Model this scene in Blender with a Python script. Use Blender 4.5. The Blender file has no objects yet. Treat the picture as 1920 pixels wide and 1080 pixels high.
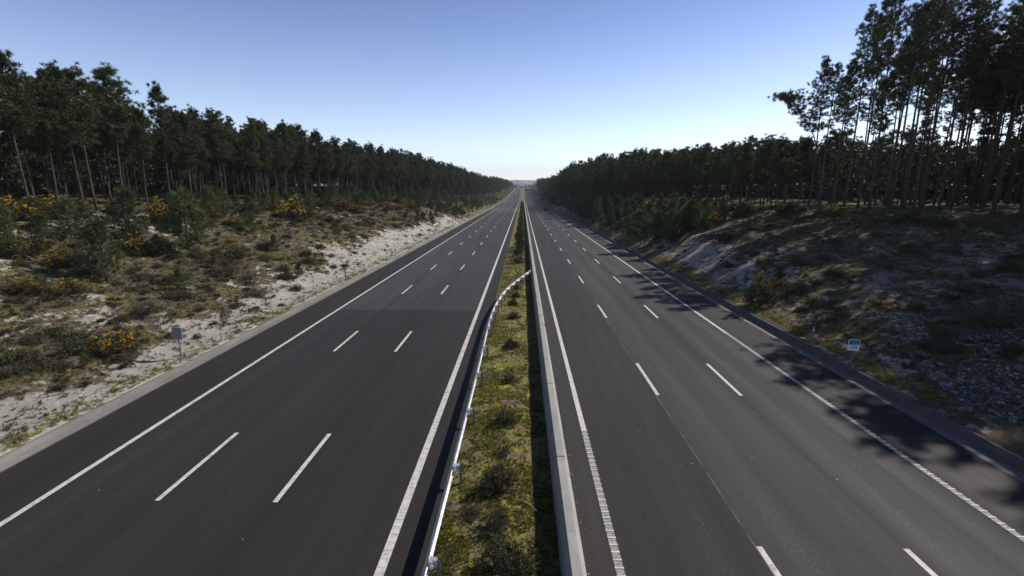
import bpy, math, random
import numpy as np
from mathutils import Vector, noise, Matrix

# ------------------------------------------------------------------ camera, sky, sun, exposure
SC = bpy.context.scene
COL = SC.collection
H, PITCH, YAW, FPX = 9.3, math.radians(11.41), math.radians(1.26), 892.0
cam_d = bpy.data.cameras.new('camera')
cam = bpy.data.objects.new('camera', cam_d); COL.objects.link(cam)
cam.location = (0, 0, H)
cam.rotation_euler = (math.pi / 2 - PITCH, 0, YAW)
cam_d.sensor_width = 36.0; cam_d.lens = FPX / 1920 * 36.0
cam_d.clip_start = 0.1; cam_d.clip_end = 30000
SC.camera = cam

SUN_EL, SUN_AZ = math.radians(41), math.radians(60)        # azimuth from +Y towards +X
to_sun = Vector((math.sin(SUN_AZ) * math.cos(SUN_EL), math.cos(SUN_AZ) * math.cos(SUN_EL), math.sin(SUN_EL)))
world = bpy.data.worlds.new('World'); SC.world = world; world.use_nodes = True
wn = world.node_tree; bg = wn.nodes['Background']
sky = wn.nodes.new('ShaderNodeTexSky'); sky.sky_type = 'NISHITA'; sky.sun_disc = False
sky.sun_elevation = SUN_EL; sky.sun_rotation = SUN_AZ
sky.altitude = 0; sky.air_density = 1.0; sky.dust_density = 0.25; sky.ozone_density = 3.2
tint = wn.nodes.new('ShaderNodeMix'); tint.data_type = 'RGBA'; tint.blend_type = 'MULTIPLY'; tint.inputs[0].default_value = 1.0
tint.inputs[7].default_value = (1.0, .965, 1.06, 1)      # slightly violet white balance of the air
wn.links.new(sky.outputs[0], tint.inputs[6]); wt = wn.nodes.new('ShaderNodeTexCoord'); wx = wn.nodes.new('ShaderNodeSeparateXYZ'); wr = wn.nodes.new('ShaderNodeValToRGB'); tint2 = wn.nodes.new('ShaderNodeMix')
tint2.data_type = 'RGBA'; tint2.blend_type = 'MULTIPLY'; tint2.inputs[0].default_value = 1.0
wn.links.new(wt.outputs['Generated'], wx.inputs[0]); wn.links.new(wx.outputs[2], wr.inputs[0])
for p_, c_ in ((0.0, (2.20, 2.06, 1.98)), (.06, (2.00, 1.84, 1.72)), (.16, (1.45, 1.34, 1.28)), (.30, (.84, .87, .98)), (.50, (.34, .38, .48)), (1.0, (.18, .22, .30))):   # paler towards the horizon; unseen upper dome dimmed to deepen the shadows
    e_ = wr.color_ramp.elements[0] if p_ == 0 else wr.color_ramp.elements[-1] if p_ == 1 else wr.color_ramp.elements.new(p_)
    e_.color = (*[v / 2.4 for v in c_], 1); e_.position = p_
wn.links.new(tint.outputs[2], tint2.inputs[6]); wn.links.new(wr.outputs[0], tint2.inputs[7]); wn.links.new(tint2.outputs[2], bg.inputs[0]); bg.inputs[1].default_value = 0.225
sl = bpy.data.lights.new('sun', 'SUN'); sl.energy = 3.9; sl.angle = math.radians(0.5); sl.color = (1, 0.95, 0.87)
sun = bpy.data.objects.new('sun', sl); COL.objects.link(sun)
sun.rotation_euler = to_sun.to_track_quat('Z', 'Y').to_euler(); sun.location = (100, 60, 100)
SC.view_settings.view_transform = 'Standard'; SC.view_settings.look = 'None'
SC.view_settings.exposure = 0.5; SC.view_settings.gamma = 1.0; SC.view_settings.use_curve_mapping = False

# ------------------------------------------------------------------ terrain maths
_ys = np.arange(-100, 9001, 10.0)
_zr = np.interp(_ys, [-100, 430, 520, 700, 825, 1300, 1420, 1700, 2300, 9000], [0, 0, .4, 4.7, 8.4, 20, 21, 15, 2, 0])
for _ in range(3): _zr[1:-1] = (_zr[:-2] + 2 * _zr[1:-1] + _zr[2:]) / 4
def zr(y): return float(np.interp(y, _ys, _zr))
LX = [18.35, 21, 24, 28, 34, 40, 46, 55, 90, 400, 9000]
LY = [-60, 35, 70, 200, 350, 500, 9000]
LZ = np.array([[.12, .3, .75, 1.5, 3.2, 5.5, 7.3, 8.1, 8.6, 9, 9],
               [.12, .3, .75, 1.6, 3.4, 5.6, 7.3, 8.1, 8.6, 9, 9],
               [.12, .8, 2.3, 3.8, 5.4, 6.7, 7.5, 8, 8.5, 9, 9],
               [.12, .9, 2.5, 3.9, 5.5, 6.7, 7.4, 8, 8.4, 9, 9],
               [.12, .6, 1.5, 3, 4.8, 6, 7, 7.8, 8.2, 9, 9],
               [.12, .5, 1.2, 2.2, 3.4, 4.2, 5, 5.5, 6, 6, 6],
               [.12, .5, 1.2, 2.2, 3.4, 4.2, 5, 5.5, 6, 6, 6]])
RX = [17.2, 20, 23, 28, 34, 40, 50, 90, 400, 9000]
RY = [-60, 30, 62, 150, 350, 500, 9000]
RZ = np.array([[.3, .55, 1.3, 2.5, 3.7, 4.7, 5.3, 6.2, 7, 7],
               [.3, .6, 1.4, 2.6, 3.9, 4.9, 5.5, 6.4, 7, 7],
               [.3, 1.7, 3.5, 4.9, 6.0, 6.8, 7.3, 8, 9, 9],
               [.3, 1.8, 3.6, 4.9, 6.0, 6.9, 7.4, 8, 9, 9],
               [.3, 1.1, 2.3, 3.8, 5.2, 6.2, 6.8, 7.4, 8, 8],
               [.3, .7, 1.6, 2.6, 3.6, 4.3, 5, 5.5, 6, 6],
               [.3, .7, 1.6, 2.6, 3.6, 4.3, 5, 5.5, 6, 6]])
def _tab(X, Y, T, x, y):
    j = max(0, min(len(Y) - 2, int(np.searchsorted(Y, y)) - 1)); t = min(1, max(0, (y - Y[j]) / (Y[j + 1] - Y[j])))
    t = t * t * (3 - 2 * t)
    return float(np.interp(x, X, T[j])) * (1 - t) + float(np.interp(x, X, T[j + 1])) * t
def N2(x, y, s, o=0.0): return noise.noise(Vector((x * s + 17.3 + o, y * s - 5.1 + o, 3.7 + o)))
def zt(x, y):
    if -18.35 < x < 17.2: return zr(y) - 0.12
    a = abs(x)
    if x < 0: z = _tab(LX, LY, LZ, a, y); e = a - 18.35
    else: z = _tab(RX, RY, RZ, a, y); e = a - 17.2
    k = min(1.0, e / 5.0)
    z += k * (0.55 * N2(x, y, .11) + 0.22 * N2(x, y, .45, 3) + 0.07 * N2(x, y, 1.5, 7))
    fade = min(1.0, max(0.0, 1 - (a - 200) / 600))
    if y > 2300: fade = 0
    return zr(y) * fade + z
def sandy(x, y):
    a = abs(x); g = lambda c, w: math.exp(-((a - c) / w) ** 2)
    if x < 0:
        s = .62 * g(20.3, 2.4) + .62 * g(42.0, 2.6) * (1 if y < 48 else math.exp(-(y - 48) / 12))
        if y > 32: s += min(1, (y - 32) / 25) * .46 * g(22.3, 2.8)
        if y > 110: s *= math.exp(-(y - 110) / 60)
    else:
        s = .15 * g(19.5, 2) + .50 * g(21.0, 2.4) * math.exp(-((y - 54) / 14) ** 2) + .34 * g(31, 6) * math.exp(-((y - 36) / 12) ** 2)
    return s
def veg(x, y):
    return .92 + .42 * N2(x, y, .16, 9) + .42 * N2(x, y, .6, 21) - 1.2 * sandy(x, y) + (.7 if abs(x) > 47 else 0) - (.06 if x > 0 else 0)
cR, sR = math.cos(PITCH), math.sin(PITCH)
def ray(px, py):
    dx, dy = (px - 960) / FPX, (540 - py) / FPX
    fx, fy, fz = 0, cR + dy * sR, -sR + dy * cR
    x, y = dx, fy
    return Vector((x * math.cos(YAW) - y * math.sin(YAW), x * math.sin(YAW) + y * math.cos(YAW), fz))
def hit(px, py):
    d = ray(px, py); t = 5.0; p = Vector((0, 0, H)) + d * t
    while t < 2500:
        if p.z <= zt(p.x, p.y): return p
        st = max(.15, t * .004); t += st; p += d * st
    return p

# ------------------------------------------------------------------ helpers
def link(o, parent=None, label=None, cat=None, group=None, kind=None):
    COL.objects.link(o)
    if parent: o.parent = parent
    tag(o, label, cat, group, kind); return o
def tag(o, label=None, cat=None, group=None, kind=None):
    if label: o['label'] = label
    if cat: o['category'] = cat
    if group: o['group'] = group
    if kind: o['kind'] = kind
    return o
def empty(name, loc, rz=0.0, **k):
    o = bpy.data.objects.new(name, None); o.empty_display_size = .3
    link(o, **k); o.location = loc; o.rotation_euler = (0, 0, rz); return o
def mesh(name, V, F, mats, mi=None, smooth=False):
    me = bpy.data.meshes.new(name)
    V = np.asarray(V, dtype=np.float32)
    if isinstance(F, np.ndarray):
        m, k = F.shape
        me.vertices.add(len(V)); me.vertices.foreach_set('co', V.ravel())
        me.loops.add(m * k); me.loops.foreach_set('vertex_index', F.astype(np.int32).ravel())
        me.polygons.add(m); me.polygons.foreach_set('loop_start', np.arange(0, m * k, k, dtype=np.int32))
        me.polygons.foreach_set('loop_total', np.full(m, k, dtype=np.int32))
        me.update(calc_edges=True)
    else:
        me.from_pydata(V.tolist(), [], F); me.update()
    for m_ in (mats if isinstance(mats, (list, tuple)) else [mats]): me.materials.append(m_)
    if mi is not None: me.polygons.foreach_set('material_index', np.asarray(mi, dtype=np.int32))
    if smooth: me.polygons.foreach_set('use_smooth', np.ones(len(me.polygons), dtype=bool))
    return me
def obj(name, V, F, mats, mi=None, smooth=False, **k):
    return link(bpy.data.objects.new(name, mesh(name, V, F, mats, mi, smooth)), **k)
class MB:
    def __init__(s): s.v = []; s.f = []; s.m = []
    def add(s, V, F, m=0):
        o = len(s.v); s.v += [tuple(v) for v in V]; s.f += [tuple(i + o for i in f) for f in F]; s.m += [m] * len(F)
    def box(s, x0, x1, y0, y1, z0, z1, m=0, b=0.0):
        if b:
            pts = []
            for z, i in ((z0, b), (z0 + b, 0), (z1 - b, 0), (z1, b)):
                pts += [(x0 + i, y0 + i, z), (x1 - i, y0 + i, z), (x1 - i, y1 - i, z), (x0 + i, y1 - i, z)]
            F = [(3, 2, 1, 0), (12, 13, 14, 15)]
            for r in range(3):
                for c in range(4): a = r * 4 + c; d = r * 4 + (c + 1) % 4; F.append((a, d, d + 4, a + 4))
            s.add(pts, F, m); return
        V = [(x0, y0, z0), (x1, y0, z0), (x1, y1, z0), (x0, y1, z0), (x0, y0, z1), (x1, y0, z1), (x1, y1, z1), (x0, y1, z1)]
        s.add(V, [(3, 2, 1, 0), (4, 5, 6, 7), (0, 1, 5, 4), (1, 2, 6, 5), (2, 3, 7, 6), (3, 0, 4, 7)], m)
    def tube(s, P, R, n=8, m=0, cap=True):
        P = [Vector(p) for p in P]; V = []; F = []
        for i, p in enumerate(P):
            d = (P[min(i + 1, len(P) - 1)] - P[max(i - 1, 0)]).normalized()
            a = d.cross(Vector((0.31, .95, .02))).normalized() if abs(d.z) > .5 else d.cross(Vector((0, 0, 1))).normalized()
            b = d.cross(a)
            for k in range(n):
                t = 2 * math.pi * k / n; V.append(p + (a * math.cos(t) + b * math.sin(t)) * R[i])
        for i in range(len(P) - 1):
            for k in range(n):
                F.append((i * n + k, i * n + (k + 1) % n, (i + 1) * n + (k + 1) % n, (i + 1) * n + k))
        if cap: F.append(tuple(reversed(range(n)))); F.append(tuple((len(P) - 1) * n + k for k in range(n)))
        s.add(V, F, m)
    def prism(s, prof, x0, x1, m=0):       # profile in (y, z), extruded along x
        n = len(prof); V = [(x0, y, z) for y, z in prof] + [(x1, y, z) for y, z in prof]
        s.add(V, [tuple(range(n))[::-1], tuple(range(n, 2 * n))] + [(i, (i + 1) % n, n + (i + 1) % n, n + i) for i in range(n)], m)
    def obj(s, name, mats, smooth=False, **k):
        return obj(name, np.array(s.v), s.f, mats, s.m, smooth, **k)

# ------------------------------------------------------------------ materials
def mat(name, col=(.5, .5, .5), rough=.8, metal=0.0, spec=.5):
    m = bpy.data.materials.new(name); m.use_nodes = True; b = m.node_tree.nodes['Principled BSDF']
    b.inputs['Base Color'].default_value = (*col, 1); b.inputs['Roughness'].default_value = rough
    b.inputs['Metallic'].default_value = metal; b.inputs['Specular IOR Level'].default_value = spec
    return m
class NT:
    def __init__(s, m): s.t = m.node_tree; s.b = s.t.nodes['Principled BSDF']
    def n(s, typ, **k):
        x = s.t.nodes.new(typ)
        for a, v in k.items(): setattr(x, a, v)
        return x
    def l(s, a, b): s.t.links.new(a, b)
    def pos(s): return s.n('ShaderNodeNewGeometry').outputs['Position']
    def objc(s): return s.n('ShaderNodeTexCoord').outputs['Object']
    def noise(s, v, scale, detail=4, rough=.6, stretch=None):
        if stretch:
            mp = s.n('ShaderNodeMapping'); mp.inputs['Scale'].default_value = stretch; s.l(v, mp.inputs[0]); v = mp.outputs[0]
        x = s.n('ShaderNodeTexNoise'); x.inputs['Scale'].default_value = scale; x.inputs['Detail'].default_value = detail
        x.inputs['Roughness'].default_value = rough; s.l(v, x.inputs['Vector']); return x.outputs['Fac']
    def ramp(s, f, stops, interp='LINEAR'):
        r = s.n('ShaderNodeValToRGB'); r.color_ramp.interpolation = interp; e = r.color_ramp.elements
        while len(e) < len(stops): e.new(.5)
        for i, (p, c) in enumerate(stops):
            e[i].position = p; e[i].color = (*(c if isinstance(c, tuple) else (c, c, c)), 1)
        s.l(f, r.inputs[0]); return r.outputs[0]
    def mix(s, f, a, b, mode='MIX'):
        x = s.n('ShaderNodeMix', data_type='RGBA', blend_type=mode)
        for i, v in ((0, f), (6, a), (7, b)):
            if isinstance(v, (int, float)) and i == 0: x.inputs[0].default_value = v
            elif isinstance(v, tuple): x.inputs[i].default_value = (*v, 1)
            else: s.l(v, x.inputs[i])
        return x.outputs[2]
    def math(s, op, a, b=None):
        x = s.n('ShaderNodeMath', operation=op)
        for i, v in ((0, a), (1, b)):
            if v is None: continue
            if isinstance(v, (int, float)): x.inputs[i].default_value = v
            else: s.l(v, x.inputs[i])
        return x.outputs[0]
    def bump(s, h, st=.3, d=.02):
        x = s.n('ShaderNodeBump'); x.inputs['Strength'].default_value = st; x.inputs['Distance'].default_value = d
        s.l(h, x.inputs['Height']); s.l(x.outputs[0], s.b.inputs['Normal'])
    def col(s, c): s.l(c, s.b.inputs['Base Color'])

def foliage(name, c1, c2, trans=.25, var=.35, rough=.6):
    m = mat(name, c1, rough, spec=.25); t = NT(m)
    f = t.noise(t.objc(), 1.3, 3); c = t.ramp(f, [(.32, c1), (.68, c2)])
    r = t.n('ShaderNodeObjectInfo').outputs['Random']
    c = t.mix(1.0, c, t.ramp(r, [(0, 1 - var), (1, 1 + var * .4)]), 'MULTIPLY'); t.col(c)
    tr = t.n('ShaderNodeBsdfTranslucent'); t.l(c, tr.inputs[0]); mx = t.n('ShaderNodeMixShader'); mx.inputs[0].default_value = trans
    out = t.t.nodes['Material Output']; t.l(t.b.outputs[0], mx.inputs[1]); t.l(tr.outputs[0], mx.inputs[2]); t.l(mx.outputs[0], out.inputs[0])
    return m
M = {}
M['needle'] = foliage('pine_needles', (.044, .058, .018), (.098, .108, .036), .16)
M['needle_young'] = foliage('young_pine_needles', (.055, .075, .026), (.115, .132, .050), .25)
M['gorse'] = foliage('gorse_green', (.035, .045, .015), (.085, .075, .03), .15)
M['gorse_brown'] = foliage('gorse_brown', (.06, .04, .02), (.12, .08, .04), .1)
M['flower'] = foliage('gorse_flowers', (.46, .28, .018), (.80, .54, .035), .3, .5)
M['heather'] = foliage('heather', (.07, .055, .042), (.14, .11, .08), .1)
M['scrub'] = foliage('scrub_green', (.05, .062, .022), (.10, .105, .04), .15)
M['moss'] = foliage('moss_tufts', (.21, .22, .016), (.42, .40, .04), .3)
M['dry'] = foliage('dry_grass', (.20, .155, .085), (.34, .28, .17), .2)
M['bark'] = mat('pine_bark', (.06, .045, .035), .9); t = NT(M['bark'])
t.col(t.ramp(t.noise(t.objc(), 5, 4, .6, (1, 1, .25)), [(.3, (.026, .019, .015)), (.7, (.085, .062, .050))])); t.bump(t.noise(t.objc(), 14, 3, .6, (1, 1, .25)), .6, .04)
M['twig'] = mat('dead_wood', (.28, .25, .22), .9)

def asphalt(name, stops, x0, x1, joint=False):
    m = mat(name, (.05, .05, .05), .72, spec=.26); t = NT(m); p = t.pos()
    sx = t.n('ShaderNodeSeparateXYZ'); t.l(p, sx.inputs[0])
    wob = t.math('MULTIPLY', t.math('SUBTRACT', t.noise(p, .35, 2, .5, (.2, .12, 1)), .5), .5)
    u = t.math('DIVIDE', t.math('SUBTRACT', t.math('ADD', sx.outputs[0], wob), x0), x1 - x0)
    c = t.ramp(u, [((a - x0) / (x1 - x0), b) for a, b in stops])
    if joint:      # older, paler surfacing beyond a transverse joint, lanes only
        yj = t.math('ADD', sx.outputs[1], t.math('MULTIPLY', t.math('SUBTRACT', t.noise(p, 1.2, 2), .5), .3))
        far = t.math('MULTIPLY', t.math('GREATER_THAN', yj, 36.8), t.math('MULTIPLY', t.math('GREATER_THAN', sx.outputs[0], -14.9), t.math('LESS_THAN', sx.outputs[0], -3.7)))
        c = t.mix(t.math('MULTIPLY', far, .85), c, t.mix(1.0, c, (1.85, 1.93, 2.05), 'MULTIPLY'))
        seam = t.math('MULTIPLY', t.math('LESS_THAN', t.math('ABSOLUTE', t.math('SUBTRACT', yj, 36.75)), .10), t.math('LESS_THAN', sx.outputs[0], -3.7))
        c = t.mix(t.math('MULTIPLY', seam, .5), c, (.02, .02, .02))
    big = t.ramp(t.noise(p, .12, 4, .6, (1, .35, 1)), [(.3, .84), (.7, 1.14)])
    streak = t.ramp(t.noise(p, 1.6, 5, .65, (1, .02, 1)), [(.3, .82), (.7, 1.16)])
    grain = t.ramp(t.noise(p, 38, 2, .7), [(.3, .45), (.72, 1.55)])
    speck = t.ramp(t.noise(p, 13, 3, .8), [(.34, .70), (.70, 1.36)])
    c = t.mix(1.0, c, (.46, .425, .40) if joint else (.53, .495, .475), 'MULTIPLY')
    if not joint:     # pale construction joint beside the lane line, scuffs and patches in the overtaking lane
        jx = t.math('ABSOLUTE', t.math('SUBTRACT', t.math('ADD', sx.outputs[0], t.math('MULTIPLY', wob, .12)), 6.27))
        jm = t.math('MULTIPLY', t.math('LESS_THAN', jx, .022), t.ramp(t.noise(p, .7, 5, .8, (1, .4, 1)), [(.42, 0.0), (.58, .45)]))
        c = t.mix(jm, c, (.30, .29, .28))
        jd = t.math('ABSOLUTE', t.math('SUBTRACT', t.math('ADD', sx.outputs[0], t.math('MULTIPLY', wob, .25)), 10.2))
        c = t.mix(t.math('MULTIPLY', t.ramp(jd, [(.0, 1.0), (.16, 0.0)]), .45), c, (.012, .011, .011))
        sc = t.math('MULTIPLY', t.ramp(t.math('ABSOLUTE', t.math('SUBTRACT', sx.outputs[0], 5.0)), [(.2, 1.0), (.9, 0.0)]), t.ramp(t.noise(p, 2.2, 7, .85, (1, .5, 1)), [(.60, 0.0), (.68, .6)]))
        c = t.mix(sc, c, (.20, .195, .19))
    else:
        jd = t.math('MINIMUM', t.math('ABSOLUTE', t.math('SUBTRACT', sx.outputs[0], -7.5)), t.math('ABSOLUTE', t.math('SUBTRACT', sx.outputs[0], -11.15)))
        c = t.mix(t.math('MULTIPLY', t.ramp(jd, [(.02, 1.0), (.14, 0.0)]), .4), c, (.015, .014, .014))
        pat = t.math('MULTIPLY', t.math('LESS_THAN', t.math('ABSOLUTE', t.math('SUBTRACT', sx.outputs[1], 262)), 24), t.ramp(t.noise(p, .5, 5, .7), [(.4, 0.0), (.6, .6)]))
        c = t.mix(pat, c, (.16, .155, .145))
    for k in (big, streak, grain, speck): c = t.mix(1.0, c, k, 'MULTIPLY')
    chip = t.n('ShaderNodeTexVoronoi'); chip.inputs['Scale'].default_value = 1.1; t.l(p, chip.inputs['Vector'])
    c = t.mix(t.math('LESS_THAN', chip.outputs['Distance'], .022), c, (.42, .40, .36))
    t.col(c); t.bump(t.noise(p, 60, 2, .7), .35, .012)
    t.l(t.ramp(t.noise(p, .9, 3, .6, (1, .05, 1)), [(.3, .70), (.7, .88)]), t.b.inputs['Roughness'])
    return m
dk, md, lt = (.046, .043, .043), (.056, .054, .055), (.074, .073, .074)
M['asphalt_left'] = asphalt('asphalt_left', [(-17.6, (.050, .046, .046)), (-15.1, (.050, .047, .047)), (-14.7, (.052, .053, .057)), (-13.9, (.062, .063, .068)), (-13, (.052, .053, .057)), (-12.2, (.060, .061, .066)), (-11.2, (.050, .049, .051)), (-10.3, (.058, .058, .061)), (-9.4, (.050, .048, .050)), (-7.5, (.046, .044, .045)), (-5.6, (.050, .047, .048)), (-3.7, (.047, .044, .045)), (-2, (.042, .042, .042))], -17.6, -2.0, True)
M['asphalt_right'] = asphalt('asphalt_right', [(1, (.062, .060, .058)), (2.3, (.062, .060, .058)), (2.6, (.050, .046, .046)), (6.2, (.055, .051, .052)), (6.5, (.072, .072, .072)), (7.4, (.098, .099, .100)), (8.4, (.066, .063, .063)), (9.3, (.094, .094, .095)), (10.2, (.050, .047, .047)), (11.1, (.104, .105, .106)), (12.0, (.068, .066, .067)), (12.9, (.100, .101, .103)), (13.6, (.060, .057, .057)), (16.4, (.056, .051, .051))], 1.0, 16.4)
M['paint'] = mat('road_paint', (.62, .60, .55), .7); t = NT(M['paint']); p = t.pos()
c = t.mix(1.0, t.ramp(t.noise(p, 5, 4), [(.35, (.42, .405, .375)), (.6, (.60, .58, .54))]), t.ramp(t.noise(p, 55, 2), [(.3, .8), (.6, 1.05)]), 'MULTIPLY')
t.col(t.mix(t.ramp(t.noise(p, 3.2, 6, .75), [(.55, 0.0), (.66, .7)]), c, (.07, .065, .06)))
M['paint_rib'] = mat('ribbed_paint', (.4, .39, .36), .8); t = NT(M['paint_rib']); p = t.pos()
t.col(t.mix(t.ramp(t.noise(p, 14, 4, .7), [(.42, 0.0), (.58, .8)]), (.36, .35, .33), (.10, .097, .092)))
M['concrete'] = mat('barrier_concrete', (.3, .29, .27), .85); t = NT(M['concrete']); p = t.pos()
c = t.mix(1.0, t.ramp(t.noise(p, .8, 5, .65, (1, .5, 1)), [(.25, (.21, .205, .19)), (.7, (.37, .36, .33))]), t.ramp(t.noise(p, 30, 3), [(.3, .8), (.7, 1.12)]), 'MULTIPLY')
t.col(t.mix(t.ramp(t.noise(p, 1.5, 5, .7, (2, 2, .25)), [(.6, 0.0), (.75, .5)]), c, (.10, .095, .085))); t.bump(t.noise(p, 20, 4), .25, .01)
M['gutter'] = mat('gutter_concrete', (.25, .235, .21), .9); t = NT(M['gutter']); p = t.pos()
c = t.mix(1.0, t.ramp(t.noise(p, .6, 6, .7, (1, .4, 1)), [(.25, (.10, .094, .085)), (.7, (.20, .19, .175))]), t.ramp(t.noise(p, 22, 3), [(.3, .75), (.7, 1.15)]), 'MULTIPLY')
t.col(c); t.bump(t.noise(p, 12, 4), .3, .015)
M['galv'] = mat('galvanised_steel', (.58, .59, .60), .42, .55); t = NT(M['galv']); t.l(t.ramp(t.noise(t.pos(), 6, 4), [(.3, .35), (.7, .6)]), t.b.inputs['Roughness'])
t.col(t.ramp(t.noise(t.pos(), 3, 5), [(.3, (.50, .51, .52)), (.7, (.68, .69, .70))]))
M['galv_dark'] = mat('weathered_steel', (.20, .205, .21), .6, .4)
M['white'] = mat('white_sheet', (.72, .73, .74), .45); M['blue'] = mat('sign_blue', (.012, .075, .30), .4)
M['black'] = mat('black_lettering', (.01, .01, .012), .5); M['pale_letter'] = mat('pale_lettering', (.20, .36, .62), .5)
M['sign_back'] = mat('sign_back_aluminium', (.24, .26, .30), .5, .35)
M['tyre'] = mat('tyre_rubber', (.015, .015, .015), .9); M['glass'] = mat('car_glass', (.02, .025, .03), .08)
M['red'] = mat('tail_lamp_red', (.35, .01, .01), .3); M['plastic'] = mat('post_plastic', (.62, .62, .60), .5)
M['orange'] = mat('reflector_orange', (.5, .16, .02), .3)
M['stone'] = mat('pale_stones', (.3, .3, .3), .9); t = NT(M['stone'])
t.col(t.ramp(t.n('ShaderNodeNewGeometry').outputs['Random Per Island'], [(0, (.05, .05, .05)), (.6, (.13, .128, .13)), (1, (.38, .37, .37))]))

# ground: sand, needle litter, moss; which of them is decided by the vegetation layer stored on the mesh
M['ground'] = mat('heath_ground', (.3, .28, .22), .95, spec=.2); t = NT(M['ground']); p = t.pos()
at = t.n('ShaderNodeAttribute', attribute_name='veg').outputs['Fac']
fine = t.noise(p, 1.1, 8, .72); fine2 = t.noise(p, 5.5, 5, .7)
sand = t.mix(1.0, t.ramp(t.noise(p, .5, 6, .65), [(.3, (.28, .255, .225)), (.7, (.45, .425, .385))]), t.ramp(fine2, [(.3, .72), (.65, 1.1)]), 'MULTIPLY')
sand = t.mix(t.ramp(t.noise(p, 2.4, 6, .8), [(.54, 0.0), (.66, .8)]), sand, (.19, .155, .12))
litter = t.ramp(t.noise(p, 1.9, 7, .75), [(.3, (.042, .032, .024)), (.48, (.092, .070, .048)), (.62, (.14, .112, .082)), (.76, (.26, .225, .185))])
moss = t.ramp(t.noise(p, 2.6, 6, .7), [(.35, (.068, .058, .021)), (.65, (.160, .135, .040))])
vegc = t.mix(t.ramp(t.noise(p, .45, 6, .7), [(.40, 0.0), (.56, 1.0)]), litter, moss)
th = t.math('ADD', at, t.math('MULTIPLY', t.math('SUBTRACT', fine, .5), 3.0))
sx = t.n('ShaderNodeSeparateXYZ'); t.l(p, sx.inputs[0])      # tree shade painted into the sand colour of the upper right bank
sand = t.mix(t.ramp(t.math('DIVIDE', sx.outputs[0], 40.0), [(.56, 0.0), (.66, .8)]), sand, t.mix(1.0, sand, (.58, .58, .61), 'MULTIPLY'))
vegc = t.mix(t.ramp(t.noise(p, .9, 7, .75), [(.50, 0.0), (.60, .85)]), vegc, (.062, .048, .042))
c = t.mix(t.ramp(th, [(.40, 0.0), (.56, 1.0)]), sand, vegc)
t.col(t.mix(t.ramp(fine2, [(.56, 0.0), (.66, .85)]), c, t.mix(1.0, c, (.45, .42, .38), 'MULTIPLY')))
t.bump(t.math('ADD', t.math('MULTIPLY', fine, 1.0), t.math('MULTIPLY', fine2, .35)), .9, .22)
M['kerb'] = mat('shade_toned_kerb', (.09, .088, .085), .9); t = NT(M['kerb']); p = t.pos()  # kerb concrete coloured darker to carry the shade on its road face
t.col(t.ramp(t.noise(p, 2.5, 6, .7, (1, .5, 1)), [(.3, (.045, .044, .043)), (.7, (.12, .115, .108))])); t.bump(t.noise(p, 12, 4), .3, .015)
M['median'] = mat('median_ground', (.12, .12, .04), .95, spec=.2); t = NT(M['median']); p = t.pos()
a_ = t.ramp(t.noise(p, 3.5, 7, .75), [(.3, (.07, .05, .03)), (.5, (.17, .15, .035)), (.62, (.30, .29, .032)), (.75, (.30, .25, .15))])
b_ = t.ramp(t.noise(p, 6, 6, .75), [(.3, (.06, .045, .03)), (.55, (.17, .13, .085)), (.7, (.38, .34, .28))])
t.col(t.mix(t.ramp(t.noise(p, .8, 5, .7), [(.44, 0.0), (.6, 1.0)]), a_, b_)); t.bump(t.noise(p, 7, 6, .7), .8, .06)
M['hill'] = mat('far_hill', (.05, .065, .04), .95); t = NT(M['hill']); t.col(t.ramp(t.noise(t.pos(), .004, 6, .7), [(.35, (.035, .05, .03)), (.6, (.08, .09, .06)), (.75, (.22, .20, .16))]))

# ------------------------------------------------------------------ ground, hills, roads
def grow(a, b, s0, k):
    o = [a]; s = s0
    while o[-1] < b: o.append(o[-1] + s); s *= k
    return o
ylines = list(np.arange(-40, 6, 2.0)) + list(np.arange(6, 90, .55)) + grow(90, 9000, .6, 1.025)
xs = list(np.arange(18.35, 50, .5)) + grow(50, 8000, .8, 1.11)
xl = [-x for x in reversed(xs)]
xs_r = list(np.arange(17.2, 50, .5)) + grow(50, 8000, .8, 1.11)
xlines = xl + [-18.3, -10, -2, 6, 17.12] + xs_r
V = []; A = []
for y in ylines:
    for x in xlines:
        V.append((x, y, zt(x, y))); A.append(veg(x, y) if abs(x) < 120 else .9)
nx = len(xlines); ii = np.arange(len(ylines) - 1)[:, None] * nx + np.arange(nx - 1)[None, :]
F = np.stack([ii, ii + 1, ii + nx + 1, ii + nx], -1).reshape(-1, 4)
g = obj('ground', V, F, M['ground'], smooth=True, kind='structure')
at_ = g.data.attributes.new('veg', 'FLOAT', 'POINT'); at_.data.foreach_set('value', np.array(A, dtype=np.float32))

V = []; hx = np.linspace(-7000, 7000, 120); hy = np.linspace(4300, 8500, 30)
for j, y in enumerate(hy):
    for x in hx:
        k = math.sin(min(1, j / 12) * math.pi / 2)
        V.append((x, y, -2 + k * (125 + 40 * N2(x, y, .0009) + 26 * N2(x, y, .004) + j * 1.0)))
ii = np.arange(29)[:, None] * 120 + np.arange(119)[None, :]
obj('hills', V, np.stack([ii, ii + 1, ii + 121, ii + 120], -1).reshape(-1, 4), M['hill'], smooth=True, kind='structure')

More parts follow.
